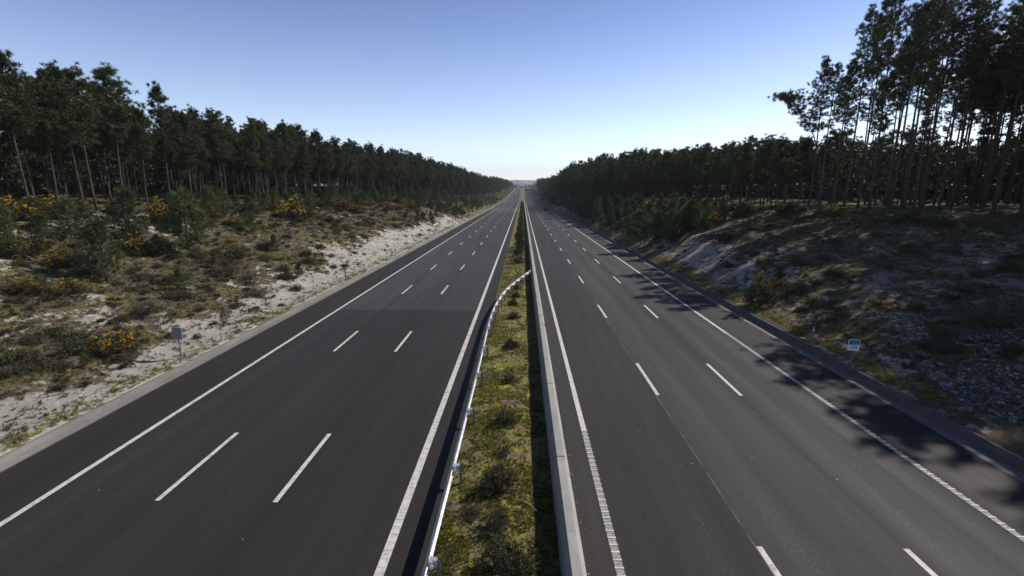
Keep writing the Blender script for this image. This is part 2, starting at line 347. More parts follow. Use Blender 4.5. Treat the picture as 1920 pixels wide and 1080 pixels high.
def strip(mb, xa, xb, y0, y1, dz=0.0, dza=None, m=0):
    ys = [y0] + [float(v) for v in np.arange(math.floor(y0 / 10) * 10 + 10, y1, 10)] + [y1]
    ys = [ys[0]] + [v for v in ys[1:] if v > y0 + .01]
    V = []
    for y in ys: V += [(xa, y, zr(y) + (dz if dza is None else dza)), (xb, y, zr(y) + dz)]
    mb.add(V, [(2 * i, 2 * i + 1, 2 * i + 3, 2 * i + 2) for i in range(len(ys) - 1)], m)
YF = 1600
mb = MB(); strip(mb, -17.62, -2.35, -30, YF); road_l = mb.obj('road', M['asphalt_left'], kind='structure')
mb = MB(); strip(mb, 1.3, 16.42, -30, YF); road_r = mb.obj('road', M['asphalt_right'], kind='structure')
X_LO, X_L2, X_L3, X_LI, X_RI, X_R2, X_R3, X_RO = -14.85, -11.2, -7.53, -3.52, 2.48, 6.36, 10.22, 13.72
mbp = MB()
for x, w, rib0, rib1 in ((X_LO, .2, 0, 0), (X_LI, .25, 0, 0), (X_RI, .21, -5, 17.5), (X_RO, .2, -5, 31)):
    if rib1: strip(mbp, x - w / 2, x + w / 2, rib1, YF, .006)
    else: strip(mbp, x - w / 2, x + w / 2, -20, YF, .006)
for y0, xx in ((12.8 - 28, (X_L2, X_L3)), (7.05 - 13.9, (X_R2, X_R3))):
    left = xx[0] < 0; y = y0; k = 0
    while y < 1400:
        if left and k == 4: y = 43.1
        for x in xx: strip(mbp, x - .08, x + .08, y, y + 4.2, .006)
        y += 14.0 if left else 13.9
        if left and k == 3: pass
        k += 1
mbp.obj('road_marking', M['paint'], kind='structure')
mbr = MB()
for x, w, y1 in ((X_RI, .21, 17.5), (X_RO, .2, 31)):
    strip(mbr, x - w / 2, x + w / 2, -5, y1, .005, m=1)
    for y in np.arange(-5, y1, .27): mbr.box(x - w / 2 - .01, x + w / 2 + .01, y, y + .055, .0055, .018)
for y in np.arange(-5, 34, .30): mbr.box(X_LI - .125, X_LI + .125, y, y + .05, .007, .013)
mbr.obj('ribbed_edge_marking', [M['paint'], M['paint_rib']], kind='structure')
# gutters and kerb
mb = MB()
ys = list(np.arange(-30, 140, 1.0)) + grow(140, YF, 4, 1.04)
V = []
for y in ys:
    e = .05 * N2(0, y, .7) + .03 * N2(4, y, 2.3)
    for x, z in ((-17.6, .004), (-17.75, -.03), (-18.05, .03), (-18.30 + e, .15), (-18.42 + e, .14), (-18.5 + e, -.1)): V.append((x, y, zr(y) + z))
mb.add(V, [(6 * i + k, 6 * i + k + 1, 6 * i + k + 7, 6 * i + k + 6) for i in range(len(ys) - 1) for k in range(5)])
mb.obj('gutter', M['gutter'], kind='structure')
mb = MB(); V = []
for y in ys:
    e = .02 * N2(9, y, .9)
    for x, z in ((16.38, .006), (16.6, -.02), (16.95, .01)): V.append((x, y, zr(y) + z))
mb.add(V, [(3 * i + k, 3 * i + k + 1, 3 * i + k + 4, 3 * i + k + 3) for i in range(len(ys) - 1) for k in range(2)])
mb.obj('gutter', M['gutter'], kind='structure')
mb = MB(); V = []
for y in ys:
    e = .02 * N2(9, y, .9)
    for x, z in ((16.95, -.05), (17.03, .34 + e), (17.06, .38 + e), (17.17, .39 + e), (17.20, .36 + e), (17.20, -.1)): V.append((x, y, zr(y) + z))
mb.add(V, [(6 * i + k, 6 * i + k + 1, 6 * i + k + 7, 6 * i + k + 6) for i in range(len(ys) - 1) for k in range(5)])
mb.obj('kerb', M['kerb'], kind='structure')
# median
def zm(x, y): return zr(y) + .03 + .10 * math.sin(math.pi * min(1, max(0, (x + 2.35) / 3.35))) + .05 * N2(x, y, .9) + .03 * N2(x, y, 3)
mx_ = np.linspace(-2.4, 1.35, 16); my = list(np.arange(-20, 60, .3)) + grow(60, YF, .5, 1.03)
V = [(x + (.10 * N2(1, y, 1.2) + .05 * N2(1, y, 4) if k == 0 else 0), y, zr(y) - .02 if k in (0, 15) else zm(x, y)) for y in my for k, x in enumerate(mx_)]
ii = np.arange(len(my) - 1)[:, None] * 16 + np.arange(15)[None, :]
obj('median_strip', V, np.stack([ii, ii + 1, ii + 17, ii + 16], -1).reshape(-1, 4), M['median'], smooth=True, kind='structure')

# ------------------------------------------------------------------ concrete barrier, guardrail
PROF = [(.96, -.05), (.99, .05), (1.12, .86), (1.15, .90), (1.38, .90), (1.41, .87), (1.47, .36), (1.60, .16), (1.62, -.02)]
mb = MB(); y = -15.9
while y < 1500:
    L = 6.0 if y < 200 else 48.0
    nseg = max(1, int(L // 12)); V = []; n = len(PROF)
    for k in range(nseg + 1):
        yy = y + (L - .055) * k / nseg
        V += [(x, yy, zr(yy) + z) for x, z in PROF]
    F = [(k * n + i, k * n + i + 1, (k + 1) * n + i + 1, (k + 1) * n + i) for k in range(nseg) for i in range(n - 1)]
    F += [tuple(range(n))[::-1], tuple(nseg * n + i for i in range(n))]
    mb.add(V, F); y += L
root = empty('concrete_barrier', (1.3, 0, 0), label='long grey concrete barrier between the median strip and the right carriageway', cat='barrier')
o = mb.obj('barrier_wall', M['concrete'], parent=root); o.location = (-1.3, 0, 0)
for y in (8, 30, 52, 75, 98):
    mb = MB(); mb.box(.11, .16, y - .05, y + .05, .70, .86, b=.008); mb.box(.155, .165, y - .055, y - .05, .72, .84)
    mb.obj('reflector', M['galv_dark'], parent=root)

path = [(-2.2, -12), (-2.2, 0), (-2.2, 8), (-2.18, 16), (-2.18, 24), (-2.22, 29), (-2.2, 33), (-2.02, 36.8), (-1.62, 40.6), (-1.1, 43.7), (-.45, 46.6), (.25, 49.4), (.95, 52.4)]
pp = []
for i in range(len(path) - 1):       # Catmull-Rom
    p0, p1, p2, p3 = [np.array(path[max(0, min(len(path) - 1, j))]) for j in (i - 1, i, i + 1, i + 2)]
    for s in np.linspace(0, 1, 10, endpoint=False):
        pp.append(.5 * (2 * p1 + (p2 - p0) * s + (2 * p0 - 5 * p1 + 4 * p2 - p3) * s * s + (3 * p1 - 3 * p2 + p3 - p0) * s ** 3))
pp.append(np.array(path[-1])); pp = np.array(pp)
seg = np.r_[0, np.cumsum(np.linalg.norm(np.diff(pp, axis=0), axis=1))]
tan = np.gradient(pp, axis=0); tan /= np.linalg.norm(tan, axis=1)[:, None]
W = [(0, .75), (-.015, .75), (-.02, .73), (-.08, .69), (-.08, .66), (-.01, .62), (-.01, .58), (-.08, .54), (-.08, .51), (-.02, .46), (0, .45)]
lift = np.interp(seg, [0, seg[-1] - 14, seg[-1]], [0, 0, .10])
V = []; n = len(W)
for (x, y), tt, lf in zip(pp, tan, lift):
    nrm = np.array([tt[1], -tt[0]])         # to the right (median side)
    for u, z in W: V.append((x + nrm[0] * u, y + nrm[1] * u, z + lf))
    for u, z in W: V.append((x + nrm[0] * (u + .006), y + nrm[1] * (u + .006), z + lf))
F = []
for i in range(len(pp) - 1):
    a = i * 2 * n; b = a + 2 * n
    for k in range(n - 1):
        F.append((a + k, a + k + 1, b + k + 1, b + k)); F.append((a + n + k + 1, a + n + k, b + n + k, b + n + k + 1))
    F.append((a, b, b + n, a + n)); F.append((a + n - 1, a + 2 * n - 1, b + 2 * n - 1, b + n - 1))
for s0 in np.arange(2.1, seg[-1] - 2, 4.0):      # overlapping ends of the beams, with bolt heads
    o0 = len(V)
    for s_ in (s0, s0 + .32):
        x, y = np.interp(s_, seg, pp[:, 0]), np.interp(s_, seg, pp[:, 1]); tx, ty = np.interp(s_, seg, tan[:, 0]), np.interp(s_, seg, tan[:, 1]); lf = np.interp(s_, seg, lift)
        for u, z in W: V.append((x + ty * (u - .007), y - tx * (u - .007), z + lf + (.004 if z > .7 else 0)))
    for k in range(n - 1): F.append((o0 + k, o0 + k + 1, o0 + n + k + 1, o0 + n + k))
rail = empty('guardrail', (-2.2, 0, 0), label='galvanised steel guardrail on the median edge, curving across to meet the concrete barrier', cat='guardrail')
o = obj('rail_beam', V, F, M['galv'], parent=rail); o.location = (2.2, 0, 0)
y_at = lambda s: (np.interp(s, seg, pp[:, 0]), np.interp(s, seg, pp[:, 1]), np.interp(s, seg, tan[:, 0]), np.interp(s, seg, tan[:, 1]))
s = 13.8
while s < seg[-1] - .8:
    x, y, tx, ty = y_at(s); an = math.atan2(-tx, ty); lf = float(np.interp(s, seg, lift))
    P = MB(); P.box(.20, .21, -.06, .06, -.2, .74 + lf, b=.002); P.box(.21, .27, -.06, -.052, -.2, .74 + lf); P.box(.21, .27, .052, .06, -.2, .74 + lf)
    po = P.obj('post', M['galv_dark'], parent=rail); po.location = (x + 2.2, y, 0); po.rotation_euler = (0, 0, an)
    B = MB()
    B.prism([(-.10, .50 + lf), (.10, .50 + lf), (.10, .715 + lf), (-.10, .715 + lf)], .006, .10)
    B.prism([(-.055, .52 + lf), (.055, .52 + lf), (.055, .725 + lf), (-.055, .725 + lf)], .10, .20)
    bo = B.obj('spacer', M['galv'], parent=rail); bo.location = po.location; bo.rotation_euler = po.rotation_euler
    if s < 46 and int(round((s - 13.8) / 4)) % 1 == 0:
        R = MB(); c0 = Vector((.03, -.13, .60 + lf)); ring = []
        for k in range(10): a = 2 * math.pi * k / 10; ring.append((c0.x + .05 + .055 * math.cos(a), c0.y, c0.z + .05 * math.sin(a)))
        R.add(ring + [(q[0], q[1] + .012, q[2]) for q in ring], [tuple(range(10)), tuple(range(19, 9, -1))] + [(k, (k + 1) % 10, 10 + (k + 1) % 10, 10 + k) for k in range(10)])
        ro = R.obj('reflector', M['white'], parent=rail); ro.location = po.location; ro.rotation_euler = po.rotation_euler
    s += 4.0 if y < 26 else 2.0

# ------------------------------------------------------------------ signs, delineators, gantry, cars
def text_mesh(body, size, m, loc, parent, name='lettering'):
    cu = bpy.data.curves.new('t', 'FONT'); cu.body = body; cu.size = size; cu.align_x = 'CENTER'; cu.align_y = 'CENTER'; cu.extrude = .003; cu.offset = .006
    tmp = bpy.data.objects.new('t', cu); COL.objects.link(tmp)
    dg = bpy.context.evaluated_depsgraph_get(); me = bpy.data.meshes.new_from_object(tmp.evaluated_get(dg))
    bpy.data.objects.remove(tmp); me.materials.clear(); me.materials.append(m); me.name = name
    for v in me.vertices: x, y, z = v.co; v.co = (x, -z, y)
    o = bpy.data.objects.new(name, me); link(o, parent); o.location = loc; return o
def km_sign(x, y, rz, front, label):
    z = zt(x, y); r = empty('distance_sign', (x, y, z), rz, label=label, cat='road sign')
    P = MB(); dz = -.3 if front else 0; P.box(-.035, .035, .02, .06, -.3, 1.75 + dz); P.obj('post', M['galv_dark'], parent=r)
    P = MB(); P.box(-.30, .30, -.03, .02, 1.12 + dz, 1.78 + dz, b=.006); P.obj('panel', M['white'] if front else M['sign_back'], parent=r)
    if front:
        P = MB(); P.box(-.27, .27, -.034, -.031, 1.48 + dz, 1.75 + dz); P.obj('blue_field', M['blue'], parent=r)
        text_mesh('A 8', .17, M['pale_letter'], (0, -.038, 1.61 + dz), r); text_mesh('115', .25, M['black'], (0, -.035, 1.31 + dz), r)
    else:
        P = MB(); P.box(-.06, .06, -.045, -.031, 1.12, 1.78); P.box(-.29, -.22, -.034, -.031, 1.15, 1.75); P.box(.22, .29, -.034, -.031, 1.15, 1.75); P.obj('stiffener', M['sign_back'], parent=r)
    return r
km_sign(17.5, 24.4, math.radians(-6), True, 'small blue and white distance sign reading 115 behind the right kerb').scale = (.9, .9, .93)
km_sign(-19.15, 25.0, math.radians(-8), False, 'small distance sign seen from its grey back, on sand beside the left gutter')
def delineator(x, y, m, label, h=.85):
    r = empty('delineator_post', (x, y, zt(x, y)), label=label, cat='marker post', group='marker posts beside the road')
    P = MB(); P.box(-.06, .06, -.03, .03, -.2, h * .8, b=.01); P.prism([(-.03, h * .8), (.03, h * .8), (.03, h + .04), (-.03, h)], -.06, .06); P.obj('post', m, parent=r)
    P = MB(); P.box(-.035, .035, -.034, -.031, h * .74, h * .9); P.obj('reflector', M['white'] if m is M['galv_dark'] else M['orange'], parent=r)
delineator(17.75, 28.3, M['galv_dark'], 'dark marker post with a white reflector just beyond the 115 sign')
delineator(18.1, 96, M['plastic'], 'pale marker post beside the right kerb, nearer of the two by the young pines')
delineator(18.2, 118, M['plastic'], 'pale marker post beside the right kerb, farther of the two by the young pines')
delineator(-19.2, 50.5, mat('weathered_wood', (.14, .11, .08), .9), 'thin brown marker stake on sand beside the left gutter', 1.05)

def ladder_sign(name, x0, x1, y, zb, zt_, mpan, label, cat, legs, back):
    r = empty(name, ((x0 + x1) / 2, y, zr(y)), label=label, cat=cat); w = (x1 - x0) / 2
    P = MB(); P.box(-w, w, -.04, .04, zb, zt_, b=.01); P.obj('panel', mpan, parent=r)
    if back:
        P = MB()
        for z in np.linspace(zb + .2, zt_ - .2, 4): P.box(-w, w, -.1, -.041, z - .04, z + .04)
        P.obj('stiffener', M['sign_back'], parent=r)
    for lx in legs:
        P = MB(); P.box(lx - .08, lx + .08, .05, .2, -3, zt_ - .1); P.obj('post', M['galv_dark'], parent=r)
    return r
ladder_sign('information_sign', -22.6, -19.5, 318, 1.6, 3.6, M['sign_back'], 'large sign panel seen from its grey back beside the left gutter', 'road sign', (-1.0, 1.0), True)
ladder_sign('direction_sign', -22, -19.4, 735, 2.0, 4.4, M['blue'], 'far blue sign panel beside the left gutter, before the rise', 'road sign', (-.9, .9), False)
g = empty('gantry_sign', (16.9, 700, zr(700)), label='blue overhead sign on a cantilever gantry above the distant right carriageway', cat='gantry sign')
P = MB(); P.tube([(0, 0, -1), (0, 0, 4), (0, 0, 8.6)], [.28, .25, .2], 10); P.tube([(0, 0, 8.0), (-6, 0, 8.2), (-13.2, 0, 8.2)], [.2, .18, .14], 8); P.tube([(0, 0, 6.6), (-6, 0, 6.6), (-13.2, 0, 6.6)], [.16, .14, .12], 8)
P.obj('gantry_frame', M['galv_dark'], parent=g)
for xa, xb, tx in ((-13.4, -8.9, 'A 8'), (-8.3, -3.4, 'A 8  A 17')):
    P = MB(); P.box(xa, xb, -.35, -.25, 5.6, 8.7, b=.02); pn = P.obj('panel', M['blue'], parent=g)
    fr = MB()
    for a, b, c, d in ((xa + .1, xb - .1, 8.5, 8.58), (xa + .1, xb - .1, 5.72, 5.8)): fr.box(a, b, -.356, -.351, c, d)
    for xx in (xa + .1, xb - .18): fr.box(xx, xx + .08, -.356, -.351, 5.81, 8.49)
    fr.obj('border', M['white'], parent=pn)

def car(x, y, col, label, facing):
    z = zr(y); slope = math.atan2(zr(y + 5) - zr(y - 5), 10)
    r = empty('car', (x, y, z), 0 if facing > 0 else math.pi, label=label, cat='car')
    r.rotation_euler = (slope if facing > 0 else -slope, 0, 0 if facing > 0 else math.pi)
    pm = mat('car_paint', col, .35, .3)
    def shell(prof, hw, top, m, name, y_in=0):
        P = MB(); n = len(prof); V = []
        for s_, f in ((-1, .86), (-1, 1.0), (1, 1.0), (1, .86)):
            for (yy, zz) in prof: V.append((s_ * (hw if abs(f - 1) < .01 else hw - .0), yy, zz))
        P.prism(prof, -hw, hw); return P.obj(name, m, parent=r)
    body = [(-2.15, .35), (-2.2, .6), (-2.12, .88), (-1.5, .95), (1.1, .98), (2.0, .82), (2.15, .6), (2.1, .32)]
    P = MB(); n = len(body)
    for (hw, sc) in (): pass
    rows = [(-.88, .94), (-.80, 1.0), (.80, 1.0), (.88, .94)]
    V = [(s_, yy * f, .32 + (zz - .32) * f) for s_, f in rows for yy, zz in body]
    F = [(k * n + i, k * n + (i + 1) % n, (k + 1) * n + (i + 1) % n, (k + 1) * n + i) for k in range(3) for i in range(n)] + [tuple(range(n))[::-1], tuple(3 * n + i for i in range(n))]
    P.add(V, F); P.obj('body', pm, parent=r)
    cab = [(-1.75, .94), (-1.25, 1.38), (.15, 1.42), (.95, .97)]
    P = MB(); V = [(sx * (.80 if zz < 1 else .62), yy, zz) for sx in (-1, 1) for yy, zz in cab]
    P.add(V, [(3, 2, 1, 0), (4, 5, 6, 7)] + [(i, (i + 1) % 4, 4 + (i + 1) % 4, 4 + i) for i in range(4)]); P.obj('windows', M['glass'], parent=r)
    P = MB(); P.box(-.60, .60, -1.22, .13, 1.385, 1.44, b=.015); P.obj('roof', pm, parent=r)
    for sx in (-1, 1):
        for yy in (-1.3, 1.35):
            P = MB(); V = []
            for k in range(14): a = 2 * math.pi * k / 14; V.append((sx * .68, yy + .32 * math.cos(a), .32 + .32 * math.sin(a)))
            V += [(sx * .89, q[1], q[2]) for q in V]
            P.add(V, [tuple(range(14)), tuple(range(27, 13, -1))] + [(k, (k + 1) % 14, 14 + (k + 1) % 14, 14 + k) for k in range(14)]); P.obj('wheel', M['tyre'], parent=r)
        P = MB(); P.box(sx * .68 - .14, sx * .68 + .14, -2.16, -2.05, .68, .84, b=.01); P.obj('tail_lamp', M['red'], parent=r)
        P = MB(); P.box(sx * .66 - .15, sx * .66 + .15, 1.98, 2.1, .60, .74, b=.01); P.obj('headlight', M['white'], parent=r)
car(-11.6, 655, (.03, .03, .035), 'dark car coming towards us on the far left carriageway', -1)
car(11.9, 252, (.02, .022, .03), 'dark car in the tree shade of the right carriageway, the nearest car', 1)
car(11.9, 440, (.03, .03, .04), 'dark car on the right carriageway before the gantry sign, beyond the nearest car', 1)
car(9.4, 1180, (.16, .05, .04), 'tiny reddish car near the crest of the right carriageway', 1)

# ------------------------------------------------------------------ plants
RNG = np.random.default_rng(7)
def unit(v): return v / np.maximum(1e-9, np.linalg.norm(v, axis=-1, keepdims=True))
def blades(C, K, L, Wd, bias=(0, 0, .5), rng=RNG, out=None):
    """K thin triangular leaves around every centre in C"""
    n = len(C) * K; c = np.repeat(np.asarray(C, float), K, 0)
    d = rng.normal(size=(n, 3)) + np.asarray(bias)
    if out is not None: d += np.repeat(out, K, 0)
    d = unit(d); s = unit(np.cross(d, rng.normal(size=(n, 3))))
    l = (L * rng.uniform(.6, 1.25, n))[:, None]; c = c + d * l * .12
    V = np.stack([c - s * Wd / 2, c + s * Wd / 2, c + d * l], 1).reshape(-1, 3)
    return V, np.arange(n * 3).reshape(-1, 3)
def pine_data(seed, Ht, cs, cr, detail, lean=None, stubs=True, dens=1.0):
    """trunk+limbs (quads as MB) and needle triangles. cs: share of bare trunk; cr: crown radius"""
    r = np.random.default_rng(seed); mb = MB(); nt = 10 if detail > 1 else 5
    ph = r.uniform(0, 6.28); amp = r.uniform(.04, .22)
    def axis(t):
        if lean: return np.array(lean(t))
        return np.array([amp * math.sin(t * 3.3 + ph) - amp * math.sin(ph) + .3 * t * math.cos(ph), amp * math.cos(t * 2.7 + ph) - amp * math.cos(ph) + .3 * t * math.sin(ph), t * Ht * .97])
    ts = np.linspace(0, 1, nt); r0 = .0056 * Ht + .03
    if detail > 1: mb.tube([axis(t) - (np.array([0, 0, .4]) if t == 0 else 0) for t in ts], [max(.02, r0 * (1.25 if t == 0 else 1 - .86 * t)) for t in ts], 7 if detail > 2 else 5)
    else: mb.tube([axis(t) - (np.array([0, 0, .4]) if t == 0 else 0) for t in (0, .5, 1)], [r0, r0 * .65, .04], 4, cap=False)
    C = []; O = []
    nw = {3: 15, 2: 10, 1: 7}[detail]; per = {3: 5, 2: 4, 1: 4}[detail]
    for w in range(nw):
        f = (w + r.uniform(-.3, .3)) / nw; f = min(1, max(0, f)); t = cs + (1 - cs) * f * .97
        prof = (math.sin(min(1, (f + .22) / .62) * math.pi / 2)) * (1 - .86 * max(0, (f - .25) / .75) ** 1.15)
        for b in range(per):
            if r.random() < .18: continue
            az = r.uniform(0, 6.28); ln = cr * prof * r.uniform(.55, 1.2); up = r.uniform(.05, .5) + .5 * f
            base = axis(t); d = np.array([math.cos(az), math.sin(az), up * .7]); mid = base + d * ln * .55; end = base + np.array([math.cos(az), math.sin(az), up + .12]) * ln
            if detail > 1: mb.tube([base, mid, end], [.035 + .012 * ln, .03, .012], 4 if detail > 2 else 3, cap=False)
            nc = int(round({3: 8, 2: 5, 1: 3}[detail] * dens * (.5 + .5 * ln / max(.5, cr))))
            for k in range(max(2, nc)):
                q = r.uniform(.35, 1.05); p = base + (end - base) * q + r.normal(size=3) * np.array([.32, .32, .22]) * (.25 + .3 * ln) * (1.1 if detail == 3 else 1)
                C.append(p); O.append(d * .5)
    for k in range({3: 9, 2: 5, 1: 3}[detail]): C.append(axis(1) + r.normal(size=3) * np.array([.3, .3, .3]) + np.array([0, 0, -.25])); O.append(np.array([0, 0, .8]))
    if stubs and detail > 1:
        for k in range(26 if detail > 2 else 9):
            t = r.uniform(.25, cs + .05); az = r.uniform(0, 6.28); ln = r.uniform(.3, 1.7) * (.4 + t); b0 = axis(t)
            mb.tube([b0, b0 + np.array([math.cos(az), math.sin(az), r.uniform(-.15, .35)]) * ln], [.024, .008], 3, cap=False)
    C = np.array(C); O = np.array(O)
    if detail == 3: V, Fb = blades(C, 34, .36, .05, (0, 0, .45), r, O)
    elif detail == 2: V, Fb = blades(C, 16, .55, .14, (0, 0, .35), r, O)
    else: V, Fb = blades(C, 9, .85, .34, (0, 0, .3), r, O)
    return mb, V, Fb
def pine_meshes(*a, **k):
    mb, V, Fb = pine_data(*a, **k)
    return mesh('trunk', np.array(mb.v), mb.f, M['bark'], smooth=True), mesh('crown', V, Fb, M['needle'])
def place(name, tm, cm, loc, rz, sc, label, cat, group, tname='trunk', cname='crown', third=None):
    r = empty(name, loc, rz, label=label, cat=cat, group=group); r.scale = sc if isinstance(sc, tuple) else (sc,) * 3
    if tm: link(bpy.data.objects.new(tname, tm), r)
    if cm: link(bpy.data.objects.new(cname, cm), r)
    if third: link(bpy.data.objects.new(third[0], third[1]), r)
    return r
rd = random.Random(11)
tall = [pine_meshes(100 + i, 24, .52 + .05 * (i % 4), 2.3 + .3 * (i % 3), 3, dens=.82) for i in range(8)]
medium = [pine_meshes(200 + i, 15, .44 + .05 * (i % 3), 2.0 + .25 * (i % 3), 3, dens=1.2) for i in range(7)]
low = [pine_meshes(300 + i, 12, .34 + .05 * (i % 3), 1.75 + .25 * (i % 2), 3, dens=1.1) for i in range(5)]
# the leaning pine
def lean(t):
    P = np.array([(0, 0, 0), (-.3, 0, 3), (-.7, .1, 6), (-1.5, .1, 8.8), (-3.2, .2, 11.6), (-5.2, .3, 13.4), (-7.2, .2, 14.2)])
    u = t * 6; i = min(5, int(u)); return P[i] + (P[i + 1] - P[i]) * (u - i)
p0 = hit(1537, 392); tmb, V, Fb = pine_data(903, 14, .56, 2.5, 3, lean=lean, dens=.8)
bent = empty('pine_tree', (p0.x, p0.y, zt(p0.x, p0.y)), label='leaning pine with a bent trunk and small crown at the edge of the right wood', cat='pine tree')
obj('trunk', np.array(tmb.v), tmb.f, M['bark'], smooth=True, parent=bent); obj('crown', V, Fb, M['needle'], parent=bent)

XFL = lambda y: float(np.interp(y, [0, 120, 200, 350, 600, 1500], [45, 44, 39, 35, 31, 31]))
HL = lambda y: float(np.interp(y, [20, 50, 70, 120, 250, 400, 850, 1350], [14.2, 14.2, 13.6, 14.6, 16, 17, 17.5, 12]))
XFR = lambda y: float(np.interp(y, [0, 70, 100, 150, 250, 450, 1500], [38, 39, 37, 32, 28, 27, 27]))
HR = lambda y: float(np.interp(y, [70, 110, 150, 250, 400, 1500], [12.3, 12.3, 15, 18.5, 18.5, 18]))
npine = 0
for row in range(2):
    y = 36 + row
    while y < 205:
        x = -(XFL(y) + row * 4.0 + rd.uniform(-1.4, 1.4)); yy = y + rd.uniform(-1.2, 1.2)
        tm, cm = rd.choice(medium); s = HL(yy) / 15 * rd.uniform(.84, 1.12)
        band = 'at its near end' if yy < 75 else ('half way along' if yy < 130 else 'at its distant end')
        lab = ('front row pine of the left wood, ' if row == 0 else 'second row pine of the left wood, ' if row == 1 else 'pine deep inside the left wood, ') + band
        place('pine_tree', tm, cm, (x, yy, zt(x, yy) - .1), rd.uniform(0, 6.28), (s * rd.uniform(.95, 1.2),) * 2 + (s,), lab, 'pine tree', 'pines of the left wood'); npine += 1
        y += 2.9 if row == 0 else 3.7
TALLP = [(42.4, 60.0), (43.9, 64.2), (45.2, 58.2), (44.6, 68)]
for yy in list(np.arange(23.5, 37, 2.4)) + list(np.arange(37, 60, 3.1)):
    if not 44.5 < yy < 54.5: TALLP.append((44.2 + rd.uniform(-.7, .9), float(yy)))
for x, yy in list(TALLP):
    tm, cm = rd.choice(tall); place('pine_tree', tm, cm, (x, yy, zt(x, yy) - .1), rd.uniform(0, 6.28), (.95, .95, 1.08), 'tall pine at the very edge of the right wood, in its front row', 'pine tree', 'front row of the tall right pines')
for k in range(134):
    for _ in range(60):
        yy = rd.uniform(38, 74); x = rd.uniform(42.3, 68)
        if k < 30: yy = rd.uniform(8, 38); x = rd.uniform(43, 62)
        elif k < 46: yy = rd.uniform(17, 36); x = rd.uniform(42.6, 47)
        if 41 < x < 52 and 44.5 < yy < 54.5: continue
        if all((x - q[0]) ** 2 + (yy - q[1]) ** 2 > (7.0 if k < 46 or x / (yy * .98 + 1.84) > .86 else 9.0) for q in globals().setdefault('TALLP', [])): break
    TALLP.append((x, yy)); tm, cm = rd.choice(tall); s = rd.uniform(.86, 1.10) * (1.0 if yy < 66 else .85)
    lab = 'tall bare-trunked pine of the right wood, ' + ('at its near end' if yy < 56 else 'next to the leaning pine')
    place('pine_tree', tm, cm, (x, yy, zt(x, yy) - .1), rd.uniform(0, 6.28), (s, s, s), lab, 'pine tree', 'tall pines of the right wood'); npine += 1
for row in range(2):
    y = 76 + row * 1.3
    while y < 175:
        x = XFR(y) + row * 3.9 + rd.uniform(-1.4, 1.4); yy = y + rd.uniform(-1.1, 1.1)
        tm, cm = rd.choice(low if yy < 130 else medium); s = HR(yy) / (12 if yy < 130 else 15) * rd.uniform(.82, 1.12)
        lab = 'shorter pine of the right wood beyond the tall ones, ' + ('front row' if row == 0 else 'second row' if row == 1 else 'deeper inside')
        place('pine_tree', tm, cm, (x, yy, zt(x, yy) - .1), rd.uniform(0, 6.28), (s * 1.1, s * 1.1, s), lab, 'pine tree', 'shorter pines of the right wood'); npine += 1
        y += 4.4
print('PINES', npine)

# woods nobody could count: farther trees merged into one object each side
def lodset(seed, Ht, cs, cr, det, n, dens=1.0):
    o = []
    for i in range(n):
        mb, V, Fb = pine_data(seed + i, Ht, cs, cr, det, stubs=det > 1, dens=dens)
        o.append((np.array(mb.v), np.array([f for q in mb.f for f in ([(q[0], q[1], q[2]), (q[0], q[2], q[3])] if len(q) == 4 else [(q[0], q[k], q[k + 1]) for k in range(1, len(q) - 1)])]), V, Fb))
    return o
MID = lodset(500, 15, .42, 2.5, 2, 5, 1.3); FAR = lodset(600, 16, .30, 3.0, 1, 5, 1.4); BACK = lodset(640, 15, .04, 3.0, 1, 5, 2.0); MIDT = lodset(520, 24, .55, 2.9, 2, 4, 1.3)
def wood(name, items, label):
    Vs, Fs, Ms = [], [], []; off = 0
    for lod, x, y, s, sxy in items:
        tv, tf, cv, cf = rd.choice(lod); a = rd.uniform(0, 6.28); c_, s_ = math.cos(a), math.sin(a)
        R = np.array([[c_ * sxy, -s_ * sxy, 0], [s_ * sxy, c_ * sxy, 0], [0, 0, s]]); T = np.array([x, y, zt(x, y) - .1])
        for v, f, m in ((tv, tf, 0), (cv, cf, 1)):
            Vs.append(v @ R.T + T); Fs.append(f + off); Ms.append(np.full(len(f), m)); off += len(v)
    o = obj(name, np.concatenate(Vs), np.concatenate(Fs), [M['bark'], M['needle']], np.concatenate(Ms), kind='stuff'); o['label'] = label
    o['category'] = 'wood'; return o
it = []
for y in np.arange(34, 205, 4.6):
    for k in range(20):
        x = XFL(y) + 8 + k * 5.0 + rd.uniform(-2, 2); s = HL(y) / 15 * rd.uniform(.85, 1.1) * (.9 if k > 3 else 1); it.append((MID if k < 4 else BACK, -x, y + rd.uniform(-2, 2), s, s * 1.05))
y = 205
while y < 1650:
    st = 4.2 if y < 420 else 6.5
    for k in range(9):
        x = XFL(y) + k * 5 + rd.uniform(-2, 2); det = MID if ((y < 380 and k < 3) or (y < 800 and k < 2)) else FAR if k < 4 else BACK; s = HL(y) / (15 if det is MID else 16) * rd.uniform(.70, 1.17) * (1.1 if k > 1 else 1)
        it.append((det, -x, y + rd.uniform(-2, 2), s, s * 1.1))
    y += st
wood('left_wood', it, 'dark pine wood running along the left side into the distance')
it = []
for y in np.arange(20, 76, 5):
    for k in range(6):
        x = 68 + k * 5.5 + rd.uniform(-2, 2)
        if y < 40 and x > 1.35 * y + 20: continue
        it.append((MIDT, x, y + rd.uniform(-2, 2), rd.uniform(.75, 1), rd.uniform(.9, 1.1)))
for y in np.arange(76, 178, 4.8):
    for k in range(21):
        x = XFR(y) + 8 + k * 5.2 + rd.uniform(-2, 2); s = HR(y) / 15 * rd.uniform(.85, 1.1); it.append((MID if k < 4 else BACK, x, y + rd.uniform(-2, 2), s * (1 if k < 4 else .9), s * 1.2))
y = 178
